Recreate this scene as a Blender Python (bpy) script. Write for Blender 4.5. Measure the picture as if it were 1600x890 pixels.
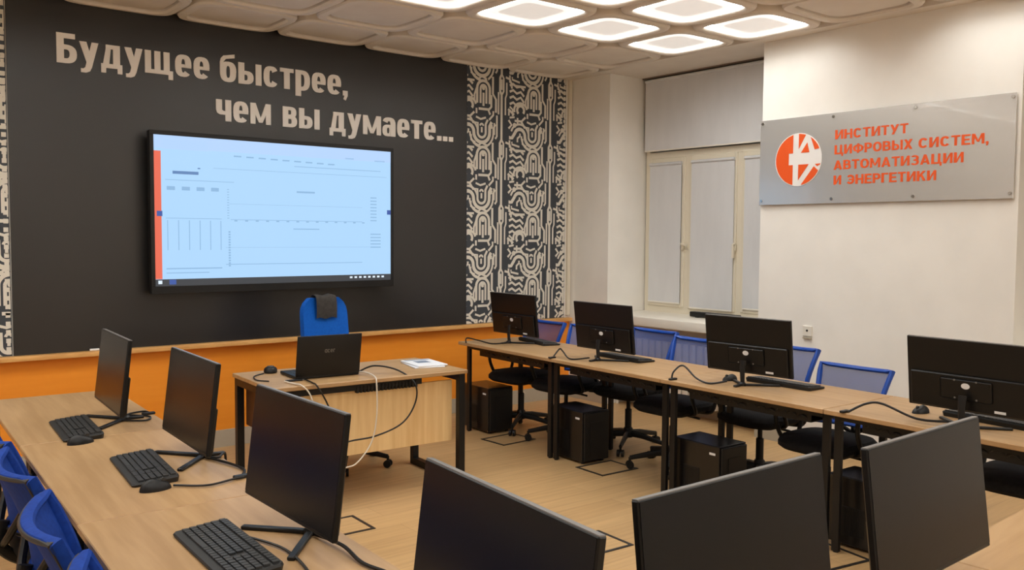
import bpy, bmesh, math, random
from mathutils import Matrix, Vector
random.seed(7)
PI = math.pi
for o in list(bpy.data.objects):
    bpy.data.objects.remove(o)
SC = bpy.context.scene
COL = SC.collection

# ------------------------------------------------------------------ camera
F_PX = 1374.9
YAW, PITCH, ROLL = math.radians(38.714), math.radians(3.194), math.radians(-0.414)
fw = Vector((math.sin(YAW) * math.cos(PITCH), math.cos(YAW) * math.cos(PITCH), -math.sin(PITCH)))
r0 = Vector((math.cos(YAW), -math.sin(YAW), 0))
d0 = fw.cross(r0)
rt = r0 * math.cos(ROLL) + d0 * math.sin(ROLL)
dn = -r0 * math.sin(ROLL) + d0 * math.cos(ROLL)
cam = bpy.data.cameras.new('camera')
cam.sensor_width = 36.0
cam.lens = F_PX / 1600 * 36.0
cam.clip_start = 0.02
co = bpy.data.objects.new('camera', cam)
COL.objects.link(co)
up, bk = -dn, -fw
co.matrix_world = Matrix(((rt.x, up.x, bk.x, 0), (rt.y, up.y, bk.y, 0), (rt.z, up.z, bk.z, 1.62), (0, 0, 0, 1)))
SC.camera = co

# ------------------------------------------------------------------ light + view
LAMP_GLOW = 18.5        # the lamp troughs of the ceiling
LAMP_PANEL = 0.50       # the milky panel in the middle of each lamp
w = bpy.data.worlds.new('world')
SC.world = w
w.use_nodes = True
w.node_tree.nodes['Background'].inputs[0].default_value = (0.9, 0.93, 1.0, 1)
w.node_tree.nodes['Background'].inputs[1].default_value = 0.05
SC.view_settings.view_transform = 'Standard'
SC.view_settings.look = 'None'
SC.view_settings.gamma = 1.0
SC.view_settings.exposure = 0.08
SC.view_settings.use_curve_mapping = False
SC.cycles.use_denoising = True
SC.cycles.max_bounces = 10
SC.cycles.diffuse_bounces = 6
SC.cycles.transparent_max_bounces = 16
SC.cycles.sample_clamp_indirect = 6.0

# ------------------------------------------------------------------ materials
def lin(c):
    c = c / 255.0
    return c / 12.92 if c <= 0.04045 else ((c + 0.055) / 1.055) ** 2.4
def rgb(r, g, b):
    return (lin(r), lin(g), lin(b), 1.0)
def mat(name, col, rough=0.5, metal=0.0, spec=0.5, coat=0.0, emit=None, estr=0.0):
    m = bpy.data.materials.new(name)
    m.use_nodes = True
    p = m.node_tree.nodes['Principled BSDF']
    p.inputs['Base Color'].default_value = col
    p.inputs['Roughness'].default_value = rough
    p.inputs['Metallic'].default_value = metal
    p.inputs['Specular IOR Level'].default_value = spec
    p.inputs['Coat Weight'].default_value = coat
    if emit:
        p.inputs['Emission Color'].default_value = emit
        p.inputs['Emission Strength'].default_value = estr
    return m
def noisy(name, c1, c2, scale=(4, 4, 4), rough=0.5, detail=4.0, spec=0.5, bump=0.0, lo=0.35, hi=0.65, metal=0.0):
    m = mat(name, c1, rough, metal, spec)
    nt = m.node_tree
    p = nt.nodes['Principled BSDF']
    tc = nt.nodes.new('ShaderNodeTexCoord')
    mp = nt.nodes.new('ShaderNodeMapping')
    mp.inputs['Scale'].default_value = scale
    no = nt.nodes.new('ShaderNodeTexNoise')
    no.inputs['Scale'].default_value = 1.0
    no.inputs['Detail'].default_value = detail
    cr = nt.nodes.new('ShaderNodeValToRGB')
    cr.color_ramp.elements[0].position = lo
    cr.color_ramp.elements[1].position = hi
    cr.color_ramp.elements[0].color = c1
    cr.color_ramp.elements[1].color = c2
    L = nt.links.new
    L(tc.outputs['Object'], mp.inputs['Vector'])
    L(mp.outputs['Vector'], no.inputs['Vector'])
    L(no.outputs['Fac'], cr.inputs['Fac'])
    L(cr.outputs['Color'], p.inputs['Base Color'])
    if bump:
        b = nt.nodes.new('ShaderNodeBump')
        b.inputs['Strength'].default_value = bump
        b.inputs['Distance'].default_value = 0.002
        L(no.outputs['Fac'], b.inputs['Height'])
        L(b.outputs['Normal'], p.inputs['Normal'])
    return m
def planks(name):
    m = mat(name, rgb(190, 150, 104), 0.42, 0, 0.4)
    nt = m.node_tree
    p = nt.nodes['Principled BSDF']
    L = nt.links.new
    tc = nt.nodes.new('ShaderNodeTexCoord')
    br = nt.nodes.new('ShaderNodeTexBrick')
    br.inputs['Color1'].default_value = rgb(190, 155, 109)
    br.inputs['Color2'].default_value = rgb(182, 147, 102)
    br.inputs['Mortar'].default_value = rgb(160, 127, 87)
    br.inputs['Scale'].default_value = 1.0
    br.inputs['Mortar Size'].default_value = 0.0016
    br.inputs['Mortar Smooth'].default_value = 0.3
    br.inputs['Brick Width'].default_value = 1.28
    br.inputs['Row Height'].default_value = 0.19
    br.offset = 0.37
    mp = nt.nodes.new('ShaderNodeMapping')
    mp.inputs['Scale'].default_value = (1.2, 22, 1)
    no = nt.nodes.new('ShaderNodeTexNoise')
    no.inputs['Scale'].default_value = 1.6
    no.inputs['Detail'].default_value = 6
    mx = nt.nodes.new('ShaderNodeMixRGB')
    mx.blend_type = 'OVERLAY'
    mx.inputs['Fac'].default_value = 0.28
    L(tc.outputs['Object'], br.inputs['Vector'])
    L(tc.outputs['Object'], mp.inputs['Vector'])
    L(mp.outputs['Vector'], no.inputs['Vector'])
    L(br.outputs['Color'], mx.inputs['Color1'])
    L(no.outputs['Fac'], mx.inputs['Color2'])
    L(mx.outputs['Color'], p.inputs['Base Color'])
    return m
def weave(name, col, clear):
    """open mesh fabric: threads of one colour, clear in between"""
    m = mat(name, col, 0.7)
    nt = m.node_tree
    p = nt.nodes['Principled BSDF']
    tr = nt.nodes.new('ShaderNodeBsdfTransparent')
    mx = nt.nodes.new('ShaderNodeMixShader')
    mx.inputs['Fac'].default_value = clear
    out = nt.nodes['Material Output']
    nt.links.new(p.outputs['BSDF'], mx.inputs[1])
    nt.links.new(tr.outputs['BSDF'], mx.inputs[2])
    nt.links.new(mx.outputs['Shader'], out.inputs['Surface'])
    return m

M = {}
M['wall'] = noisy('wall_paint', rgb(236, 232, 225), rgb(241, 237, 230), (3, 3, 3), 0.6, spec=0.25)
M['ceiling'] = noisy('ceiling_paint', rgb(222, 213, 202), rgb(227, 219, 208), (5, 5, 5), 0.6, spec=0.2)
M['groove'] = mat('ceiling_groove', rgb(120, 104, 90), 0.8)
M['floor'] = planks('floor_laminate')
M['orange'] = noisy('orange_paint', rgb(230, 140, 38), rgb(236, 148, 46), (1, 1, 14), 0.5, spec=0.3)
M['board'] = noisy('black_board', rgb(25, 24, 24), rgb(28, 27, 27), (2, 2, 2), 0.36, spec=0.75)
M['letters'] = mat('cream_letters', rgb(246, 242, 237), 0.45)
M['oak'] = noisy('oak_laminate', rgb(166, 131, 90), rgb(181, 146, 104), (2.2, 26, 10), 0.4, detail=6, spec=0.4)
M['oakv'] = noisy('oak_laminate_upright', rgb(226, 188, 132), rgb(240, 208, 154), (26, 26, 1.6), 0.45, detail=6, spec=0.4)
M['ledge'] = noisy('ledge_wood', rgb(205, 150, 84), rgb(226, 174, 106), (5, 20, 20), 0.45, detail=5)
M['brownwood'] = noisy('brown_wood', rgb(74, 44, 24), rgb(86, 52, 28), (3, 3, 20), 0.4)
M['white'] = mat('white_enamel', rgb(232, 226, 214), 0.4)
M['cream'] = mat('cream_enamel', rgb(226, 217, 197), 0.4)
M['base'] = mat('grey_skirting', rgb(176, 166, 148), 0.5)
M['blind'] = noisy('blind_fabric', rgb(212, 212, 213), rgb(217, 217, 218), (8, 8, 2), 0.8, spec=0.1)
M['glass'] = mat('window_glass', (0.9, 0.95, 0.95, 1), 0.02)
M['glass'].node_tree.nodes['Principled BSDF'].inputs['Transmission Weight'].default_value = 1.0
M['night'] = mat('night_wall', rgb(70, 72, 78), 0.9)
M['black'] = mat('black_plastic', rgb(24, 23, 23), 0.45, 0, 0.35)
M['blackm'] = mat('black_steel', rgb(20, 19, 19), 0.42, 0.0, 0.35)
M['tower'] = mat('tower_black', rgb(20, 18, 18), 0.28, 0, 0.5)
M['monback'] = mat('monitor_back', rgb(15, 14, 14), 0.4, 0, 0.35)
M['screen'] = mat('dark_screen', rgb(17, 17, 19), 0.26, 0, 0.2)
M['silver'] = mat('silver_edge', rgb(120, 118, 116), 0.4, 0.4)
M['keys'] = mat('key_caps', rgb(50, 50, 50), 0.5)
M['keybase'] = mat('key_base', rgb(32, 32, 32), 0.55)
M['blue'] = mat('blue_plastic', rgb(16, 72, 168), 0.45)
M['bluefab'] = noisy('blue_fabric', rgb(16, 52, 132), rgb(20, 60, 146), (60, 60, 60), 0.75, spec=0.2)
M['bluemesh'] = weave('blue_mesh', rgb(70, 90, 150), 0.5)
M['bluecover'] = noisy('blue_cover', rgb(6, 84, 180), rgb(8, 90, 188), (60, 60, 60), 0.7, spec=0.2)
M['seat'] = noisy('black_seat_fabric', rgb(24, 23, 24), rgb(31, 30, 31), (50, 50, 50), 0.85, spec=0.2)
M['cloth'] = noisy('charcoal_cloth', rgb(88, 84, 82), rgb(98, 94, 91), (40, 40, 40), 0.9, spec=0.1)
M['rim'] = mat('dark_rim', rgb(38, 33, 30), 0.5)
M['chrome'] = mat('chrome', rgb(190, 188, 184), 0.2, 1.0)
M['sign'] = mat('brushed_silver', rgb(204, 201, 197), 0.26, 0.55, 0.5, 0.6)
M['signorange'] = mat('sign_orange', rgb(228, 84, 12), 0.4)
M['signwhite'] = mat('sign_white', rgb(232, 228, 224), 0.4)
M['paper'] = mat('paper', rgb(222, 224, 228), 0.6)
M['paperink'] = mat('paper_ink', rgb(120, 132, 150), 0.6)
M['whitecable'] = mat('white_cable', rgb(214, 204, 188), 0.5)
M['printdark'] = mat('print_slate', rgb(58, 63, 70), 0.6)
M['printlight'] = mat('print_cream', rgb(222, 217, 206), 0.6)
M['lampglow'] = mat('lamp_trough', rgb(255, 252, 245), 0.5, emit=(0.97, 0.99, 0.97, 1), estr=LAMP_GLOW)
M['lamppanel'] = mat('lamp_panel', rgb(214, 206, 196), 0.5, emit=(1.0, 0.96, 0.90, 1), estr=LAMP_PANEL)
M['lampedge'] = mat('lamp_panel_edge', rgb(214, 206, 196), 0.5, emit=(1.0, 0.97, 0.92, 1), estr=LAMP_PANEL * 1.7)  # stronger emission paints the glow falling off from trough to panel
def emis(name, col, s=1.0):
    return mat(name, (0, 0, 0, 1), 0.35, 0, 0.3, emit=col, estr=s)
M['ui_bg'] = emis('screen_page', rgb(176, 216, 253), 0.97)
M['ui_light'] = emis('screen_band', rgb(180, 210, 250), 1.0)
M['ui_orange'] = emis('screen_orange', rgb(238, 112, 88), 0.95)
M['ui_bar'] = emis('screen_taskbar', rgb(72, 74, 78), 0.9)
M['ui_line'] = emis('screen_line', rgb(146, 186, 224), 0.95)
M['ui_dark'] = emis('screen_dark', rgb(104, 140, 190), 0.9)
M['ui_badge'] = emis('screen_badge', rgb(72, 98, 170), 0.9)
M['ui_white'] = emis('screen_white', rgb(226, 240, 255), 1.0)
M['logo'] = mat('logo_white', rgb(225, 225, 225), 0.4)

# ------------------------------------------------------------------ mesh helpers
def obj(name, bm, m, parent=None, smooth=False, loc=None, rot=None, angle=40):
    bmesh.ops.recalc_face_normals(bm, faces=bm.faces[:])
    me = bpy.data.meshes.new(name)
    bm.to_mesh(me)
    bm.free()
    for x in (m if isinstance(m, (list, tuple)) else [m]):
        me.materials.append(M[x])
    if smooth:
        for f in me.polygons:
            f.use_smooth = True
        try:
            me.set_sharp_from_angle(angle=math.radians(angle))
        except Exception:
            pass
    o = bpy.data.objects.new(name, me)
    COL.objects.link(o)
    if parent:
        o.parent = parent
    if loc:
        o.location = loc
    if rot:
        o.rotation_euler = rot
    return o
def thing(name, label, cat, loc=(0, 0, 0), rz=0.0, group=None):
    o = bpy.data.objects.new(name, None)
    COL.objects.link(o)
    o.empty_display_size = 0.05
    o.location = loc
    o.rotation_euler = (0, 0, rz)
    return tag(o, label, cat, group)
def tag(o, label, cat, group=None):
    o['label'] = label
    o['category'] = cat
    if group:
        o['group'] = group
    return o
def struct(o):
    o['kind'] = 'structure'
    return o
def kids(o):
    return [c for c in bpy.data.objects if c.parent == o]
def dup(root, loc, rz, label, group=None):
    r = root.copy()
    COL.objects.link(r)
    r.location = loc
    r.rotation_euler = (0, 0, rz)
    r['label'] = label
    if group:
        r['group'] = group
    for c in kids(root):
        k = c.copy()
        COL.objects.link(k)
        k.parent = r
        for g in kids(c):
            q = g.copy()
            COL.objects.link(q)
            q.parent = k
    return r
def BM():
    return bmesh.new()
def box(bm, x0, x1, y0, y1, z0, z1, bev=0.0, seg=2, mi=0, mtx=None):
    v = [bm.verts.new((x, y, z)) for x in (x0, x1) for y in (y0, y1) for z in (z0, z1)]
    fs = [bm.faces.new([v[i] for i in q]) for q in ((0, 1, 3, 2), (4, 6, 7, 5), (0, 4, 5, 1), (2, 3, 7, 6), (0, 2, 6, 4), (1, 5, 7, 3))]
    for f in fs:
        f.material_index = mi
    nv = v
    if bev:
        bmesh.ops.recalc_face_normals(bm, faces=fs)
        es = list({e for f in fs for e in f.edges})
        r = bmesh.ops.bevel(bm, geom=es, offset=bev, segments=seg, affect='EDGES', profile=0.5)
        nv = list({x for f in r['faces'] for x in f.verts} | {x for f in fs if f.is_valid for x in f.verts})
        for f in r['faces']:
            f.material_index = mi
    if mtx is not None:
        bmesh.ops.transform(bm, matrix=mtx, verts=[x for x in nv if x.is_valid])
    return bm
def bar(bm, a, b, wx, wy, bev=0.0):
    """a straight square bar from a to b"""
    a, b = Vector(a), Vector(b)
    d = b - a
    q = d.to_track_quat('Z', 'Y').to_matrix().to_4x4()
    m = Matrix.Translation(a) @ q
    return box(bm, -wx / 2, wx / 2, -wy / 2, wy / 2, 0, d.length, bev, 1, 0, m)
def catmull(pts, n=8):
    pts = [Vector(p) for p in pts]
    out = []
    for i in range(len(pts) - 1):
        p0 = pts[max(i - 1, 0)]
        p1, p2 = pts[i], pts[i + 1]
        p3 = pts[min(i + 2, len(pts) - 1)]
        for k in range(n):
            t = k / n
            out.append(0.5 * ((2 * p1) + (p2 - p0) * t + (2 * p0 - 5 * p1 + 4 * p2 - p3) * t * t + (3 * p1 - p0 - 3 * p2 + p3) * t ** 3))
    out.append(pts[-1])
    return out
def tube(bm, pts, r, sides=8, closed=False, flat=1.0, up=None):
    """sweep a circle (or an ellipse: flat = second radius / first) along pts"""
    pts = [Vector(p) for p in pts]
    n = len(pts)
    rings = []
    prev = Vector(up) if up else None
    for i, p in enumerate(pts):
        if closed:
            t = (pts[(i + 1) % n] - pts[i - 1]).normalized()
        else:
            t = (pts[min(i + 1, n - 1)] - pts[max(i - 1, 0)]).normalized()
        if prev is None:
            prev = Vector((0, 0, 1)) if abs(t.z) < 0.9 else Vector((1, 0, 0))
        u = (prev - t * prev.dot(t))
        if u.length < 1e-6:
            u = t.orthogonal()
        u.normalize()
        v = t.cross(u)
        if not up:
            prev = u
        rr = r[i] if isinstance(r, (list, tuple)) else r
        rings.append([bm.verts.new(p + u * (rr * math.cos(2 * PI * k / sides)) + v * (rr * flat * math.sin(2 * PI * k / sides))) for k in range(sides)])
    for i in range(n if closed else n - 1):
        a, b = rings[i], rings[(i + 1) % n]
        for k in range(sides):
            bm.faces.new((a[k], a[(k + 1) % sides], b[(k + 1) % sides], b[k]))
    if not closed:
        bm.faces.new(rings[0])
        bm.faces.new(rings[-1])
    return bm
def lathe(bm, prof, sides=20, c=(0, 0, 0)):
    """prof: list of (radius, z) from bottom to top"""
    rings = []
    for r, z in prof:
        if r < 1e-5:
            rings.append([bm.verts.new((c[0], c[1], c[2] + z))])
        else:
            rings.append([bm.verts.new((c[0] + r * math.cos(2 * PI * k / sides), c[1] + r * math.sin(2 * PI * k / sides), c[2] + z)) for k in range(sides)])
    for a, b in zip(rings, rings[1:]):
        for k in range(sides):
            k2 = (k + 1) % sides
            if len(a) == 1 and len(b) == 1:
                continue
            if len(a) == 1:
                bm.faces.new((a[0], b[k], b[k2]))
            elif len(b) == 1:
                bm.faces.new((a[k], a[k2], b[0]))
            else:
                bm.faces.new((a[k], a[k2], b[k2], b[k]))
    if len(rings[0]) > 2:
        bm.faces.new(rings[0])
    if len(rings[-1]) > 2:
        bm.faces.new(rings[-1])
    return bm
def prism(bm, poly, fn, d0=0.0, d1=0.002, mi=0):
    """extrude a 2D outline; fn(u, v, d) -> point"""
    a = [bm.verts.new(fn(u, v, d1)) for u, v in poly]
    b = [bm.verts.new(fn(u, v, d0)) for u, v in poly]
    fs = [bm.faces.new(a), bm.faces.new(b[::-1])]
    n = len(poly)
    for i in range(n):
        j = (i + 1) % n
        fs.append(bm.faces.new((a[i], b[i], b[j], a[j])))
    for f in fs:
        f.material_index = mi
    return bm

# ------------------------------------------------------------------ lettering (outlines drawn letter by letter)
def sup(cx, cy, a, b, th, n=2.7):
    c, s = math.cos(th), math.sin(th)
    return (cx + a * math.copysign(abs(c) ** (2 / n), c), cy + b * math.copysign(abs(s) ** (2 / n), s))
def rect(x0, y0, x1, y1):
    return [[(x0, y0), (x1, y0), (x1, y1), (x0, y1)]]
def arc(x0, y0, x1, y1, s, t, a0, a1, n=2.7):
    cx, cy, a, b = (x0 + x1) / 2, (y0 + y1) / 2, (x1 - x0) / 2, (y1 - y0) / 2
    k = max(4, int(abs(a1 - a0) / 15))
    th = [math.radians(a0 + (a1 - a0) * i / k) for i in range(k + 1)]
    o = [sup(cx, cy, a, b, q, n) for q in th]
    i_ = [sup(cx, cy, a - s, b - t, q, n) for q in th]
    return [[o[j], o[j + 1], i_[j + 1], i_[j]] for j in range(k)]
def bowl(x0, x1, y0, y1, s, t):
    cy, b = (y0 + y1) / 2, (y1 - y0) / 2
    a = min(b * 1.1, (x1 - x0) * 0.75)
    cx = x1 - a
    k = 12
    th = [PI / 2 - PI * i / k for i in range(k + 1)]
    o = [(x0, y1)] + [sup(cx, cy, a, b, q, 2.5) for q in th] + [(x0, y0)]
    i_ = [(x0, y1 - t)] + [sup(cx, cy, max(a - s, .02), b - t, q, 2.5) for q in th] + [(x0, y0 + t)]
    return [[o[j], o[j + 1], i_[j + 1], i_[j]] for j in range(len(o) - 1)]
H_ = 0.80
def lower():
    s, t = 0.215, 0.155
    g = {}
    g['Б'] = (.60, rect(0, 0, s, 1) + rect(s, 1 - .17, .55, 1) + bowl(s * .7, .60, 0, .62, s, .16))
    g['у'] = (.58, [[(0, H_), (s, H_), (.375, .20), (.24, .02)], [(.58, H_), (.375, H_), (.17, -.06), (.37, -.06)], [(.17, -.06), (.37, -.06), (.31, -.19), (.20, -.24), (.11, -.11)], [(.11, -.11), (.20, -.24), (.04, -.24), (.04, -.11)]])
    g['д'] = (.66, rect(0, 0, .66, .145) + rect(0, -.17, .15, 0) + rect(.51, -.17, .66, 0) + rect(.375, .145, .59, H_) + [[(.06, .145), (.25, .145), (.305, H_ - .14), (.15, H_ - .14)]] + rect(.15, H_ - .14, .375, H_))
    g['щ'] = (.93, rect(0, 0, .2, H_) + rect(.31, 0, .51, H_) + rect(.62, 0, .82, H_) + rect(.2, 0, .31, .145) + rect(.51, 0, .62, .145) + rect(.82, 0, .93, .145) + rect(.78, -.17, .93, 0))
    g['е'] = (.56, arc(0, 0, .56, H_, s, t, 0, 318) + rect(s * .8, .335, .56, .455))
    g['б'] = (.57, arc(0, 0, .57, .76, s, t, 0, 360) + [[(0, .38), (0, .72), (.09, .68), (s, .55), (s, .38)], [(0, .72), (.03, .86), (.16, .79), (.09, .68)], [(.03, .86), (.12, .97), (.22, .86), (.16, .79)], [(.12, .97), (.52, 1.06), (.52, .92), (.22, .86)]])
    g['ы'] = (.85, rect(0, 0, s, H_) + bowl(s * .7, .55, 0, .5, s, .14) + rect(.63, 0, .63 + s, H_))
    g['с'] = (.54, arc(0, 0, .54, H_, s, t, 32, 328))
    g['т'] = (.52, rect(0, H_ - .15, .52, H_) + rect(.15, 0, .37, H_ - .15))
    g['р'] = (.57, rect(0, -.22, s, H_) + bowl(s * .7, .57, 0, H_, s, t))
    g['ч'] = (.55, rect(.335, 0, .55, H_) + rect(0, .42, s, H_) + [[(0, .42), (s, .42), (s + .06, .38), (.335, .38), (.335, .24), (.14, .24), (.04, .30)]])
    g['м'] = (.78, rect(0, 0, .19, H_) + rect(.59, 0, .78, H_) + [[(.0, H_), (.2, H_), (.45, .06), (.32, .06)], [(.78, H_), (.58, H_), (.33, .06), (.46, .06)]])
    g['в'] = (.57, rect(0, 0, s, H_) + bowl(s * .7, .54, .36, H_, s * .95, .135) + bowl(s * .7, .57, 0, .46, s, .135))
    g['а'] = (.57, rect(.355, 0, .57, .50) + arc(0, .16, .57, H_, s, t, 0, 158) + arc(0, -.005, .50, .49, s * .92, .125, 0, 360) )
    g[','] = (.2, rect(0, 0, .2, .2) + [[(.07, 0), (.2, 0), (.12, -.19), (.02, -.15)]])
    g['.'] = (.21, rect(0, 0, .21, .21))
    return g
def upper():
    s, t = 0.225, 0.185
    g = {}
    g['И'] = (.75, rect(0, 0, s, 1) + rect(.55, 0, .75, 1) + [[(s, .0), (s, .31), (.55, 1), (.55, .69)]])
    g['Н'] = (.75, rect(0, 0, s, 1) + rect(.55, 0, .75, 1) + rect(s, .415, .55, .585))
    g['С'] = (.76, arc(0, 0, .76, 1, s, t, 36, 324, 2.3))
    g['Т'] = (.68, rect(0, .83, .68, 1) + rect(.24, 0, .44, .83))
    g['У'] = (.74, [[(0, 1), (.22, 1), (.45, .42), (.30, .26)], [(.74, 1), (.53, 1), (.14, 0), (.35, 0)]])
    g['Ц'] = (.85, rect(0, 0, s, 1) + rect(.53, 0, .73, 1) + rect(s, 0, .53, .17) + rect(.73, 0, .85, .17) + rect(.68, -.2, .85, 0))
    g['Ф'] = (1.0, rect(.4, 0, .6, 1) + arc(0, .13, 1.0, .87, s, .15, 0, 360, 2.3))
    g['Р'] = (.69, rect(0, 0, s, 1) + bowl(s * .7, .69, .36, 1, s, .165))
    g['О'] = (.80, arc(0, 0, .80, 1, s, t, 0, 360, 2.3))
    g['В'] = (.72, rect(0, 0, s, 1) + bowl(s * .7, .67, .44, 1, s, .155) + bowl(s * .7, .72, 0, .58, s, .155))
    g['Ы'] = (.96, rect(0, 0, s, 1) + bowl(s * .7, .66, 0, .62, s, .16) + rect(.76, 0, .96, 1))
    g['Х'] = (.76, [[(0, 0), (.24, 0), (.75, 1), (.51, 1)], [(.76, 0), (.52, 0), (.01, 1), (.25, 1)]])
    g['Е'] = (.66, rect(0, 0, s, 1) + rect(s, .83, .65, 1) + rect(s, .42, .61, .58) + rect(s, 0, .66, .17))
    g['М'] = (.92, rect(0, 0, .19, 1) + rect(.73, 0, .92, 1) + [[(.0, 1), (.23, 1), (.52, .2), (.40, .2)], [(.92, 1), (.69, 1), (.40, .2), (.52, .2)]])
    g['А'] = (.82, [[(0, 0), (.22, 0), (.50, 1), (.31, 1)], [(.82, 0), (.60, 0), (.32, 1), (.51, 1)]] + rect(.2, .2, .62, .35))
    g['З'] = (.68, arc(.0, .44, .66, 1, s, .155, -90, 155, 2.3) + arc(-.02, 0, .69, .59, s, .155, -155, 90, 2.3) + rect(.22, .44, .4, .585))
    g['Э'] = (.76, arc(0, 0, .76, 1, s, t, -145, 145, 2.3) + rect(.22, .42, .62, .575))
    g['Г'] = (.6, rect(0, 0, s, 1) + rect(s, .83, .6, 1))
    g['К'] = (.76, rect(0, 0, s, 1) + [[(s, .36), (s, .62), (.50, 1), (.75, 1)], [(.29, .58), (.44, .68), (.77, 0), (.53, 0)]])
    g[','] = (.2, rect(0, 0, .2, .2) + [[(.07, 0), (.2, 0), (.12, -.22), (.02, -.18)]])
    return g
LOW, UPP = lower(), upper()
def word(bm, text, font, x0, x1, base, cap, fn, d0, d1, gap=.075):
    w_ = sum(font[c][0] for c in text) + gap * (len(text) - 1)
    k = (x1 - x0) / w_
    x = x0
    for c in text:
        a, sh = font[c]
        for q_, poly in enumerate(sh):
            prism(bm, [(x + u * k, base + v * cap) for u, v in poly], fn, d0, d1 - (d1 - d0) * .02 * (q_ % 40))
        x += (a + gap) * k
    return bm

# ================================================================== THE ROOM
YF, XR, ZC = 6.56, 6.0, 3.165
XL, YB = -1.9, -2.0
NY0, NY1 = 4.295, 6.017          # the window niche
XW = 6.5
def S(name, m, *boxes):
    bm = BM()
    for b in boxes:
        box(bm, *b)
    return struct(obj(name, bm, m))
S('floor', 'floor', (XL, XW + .2, YB, YF + .1, -0.1, 0))
S('wall_front', 'wall', (XL - .1, XR + .2, YF, YF + .1, 0, 3.4))
S('wall_left', 'wall', (XL - .1, XL, YB, YF, 0, 3.4))
S('wall_back', 'wall', (XL - .1, XW + .2, YB - .1, YB, 0, 3.4))
S('wall_right', 'wall',
  (XR, XR + .62, NY1, YF, 0, 3.3), (XR, XR + .62, 2.36, NY0, 0, 3.3), (XR, XR + .62, YB, .62, 0, 3.3),
  (XW + .1, XW + .2, NY0, NY1, 0, 3.3), (XW + .1, XW + .2, .62, 2.36, 0, 3.3),
  (6.28, XW + .1, NY0, NY1, 0, .80), (6.28, XW + .1, .62, 2.36, 0, .80))
# ceiling: flat slab and coffers with hanging rims
PX, PY, CX0, CY0 = 0.755, 0.765, 5.48, 4.765
def rsq(a, z, n=6.5, k=40, cx=0, cy=0):
    return [(cx + sup(0, 0, a, a, 2 * PI * i / k, n)[0], cy + sup(0, 0, a, a, 2 * PI * i / k, n)[1], z) for i in range(k)]
def rings(bm, loops, mis, cap=True, capmi=0):
    vs = [[bm.verts.new(p) for p in lp] for lp in loops]
    for i, (a, b) in enumerate(zip(vs, vs[1:])):
        n = len(a)
        for k in range(n):
            f = bm.faces.new((a[k], a[(k + 1) % n], b[(k + 1) % n], b[k]))
            f.material_index = mis[i]
            f.smooth = True
    if cap:
        f = bm.faces.new(vs[-1])
        f.material_index = capmi
    return bm
S('ceiling', 'ceiling', (XL, XR, YB, YF, ZC + .115, ZC + .25), (XR - .13, XW + .2, YB, YF, ZC, ZC + .115))
bmc = BM()
lit = {(3, 0), (2, 0), (1, 0), (0, 0), (0, 1), (1, 1), (2, 1), (3, 1), (5, 0), (6, 1), (7, 1),
       (3, 5), (5, 5), (6, 5), (6, 4), (7, 4), (9, 0), (9, 1), (8, 0), (4, 7), (2, 6), (3, 7), (1, 7), (0, 6), (4, 8), (6, 7), (2, 8), (0, 8), (6, 8), (0, 7), (3, 2), (0, 3), (1, 3), (4, 0), (6, 0), (7, 0), (5, 7), (8, 5), (2, 7), (8, 3), (8, 2), (5, 3)}  # cells out of view are mostly lamps added to brighten the room
cells = []
for i in range(0, 10):
    for j in range(-2, 9):
        cx, cy = CX0 - i * PX, CY0 - j * PY
        if cx - .34 < XL or cy - .34 < YB:
            continue
        cells.append((i, j, cx, cy))
def rim_loops(cx, cy):
    return [rsq(a, ZC + z, 5.2, cx=cx, cy=cy) for a, z in ((.368, .0995), (.368, .006), (.358, -.008), (.312, -.010), (.300, .004))]
for i, j, cx, cy in cells:
    if (i, j) in lit:
        continue
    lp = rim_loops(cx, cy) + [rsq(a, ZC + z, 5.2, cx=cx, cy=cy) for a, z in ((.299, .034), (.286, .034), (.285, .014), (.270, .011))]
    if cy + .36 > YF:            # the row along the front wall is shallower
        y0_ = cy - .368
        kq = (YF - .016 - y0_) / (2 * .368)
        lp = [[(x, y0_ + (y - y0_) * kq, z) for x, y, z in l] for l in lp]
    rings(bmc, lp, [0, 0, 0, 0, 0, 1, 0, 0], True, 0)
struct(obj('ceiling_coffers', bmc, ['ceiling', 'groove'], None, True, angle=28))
S('trim_3', 'ceiling', (XL, XR, YB, YF, ZC + .10, ZC + .114))
LW = {(3, 0): 'leftmost lit square lamp of the far row, above the wall screen', (2, 0): 'lit square lamp in the far row, second from its left end',
      (1, 0): 'lit square lamp in the far row, between two others', (0, 0): 'lit square lamp farthest along, nearest the window niche',
      (0, 1): 'lit square lamp touching the white wall above the sign', (1, 1): 'lit square lamp beside the one touching the white wall',
      (2, 1): 'half visible lit square lamp in the nearer row'}
for i, j, cx, cy in cells:
    if (i, j) not in lit:
        continue
    t = thing('ceiling_light', LW.get((i, j), 'square lit ceiling lamp out of view, in a set mostly added to brighten the room'), 'ceiling light', (cx, cy, ZC), 0, 'lit square ceiling lamps')
    bm = rings(BM(), [[(x - cx, y - cy, z - ZC) for x, y, z in l] for l in rim_loops(cx, cy)], [0] * 4, False)
    rings(bm, [rsq(.300, .004), rsq(.296, .012), rsq(.293, .022)], [0, 0], False)
    obj('rim', bm, 'ceiling', t)
    obj('light_trough', rings(BM(), [rsq(.293, .022), rsq(.24, .026)], [0], False), 'lampglow', t)
    obj('diffuser', rings(BM(), [rsq(.24, .026), rsq(.241, .016), rsq(.232, .011), rsq(.178, .009)], [1, 1, 1], True), ['lamppanel', 'lampedge'], t)

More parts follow.
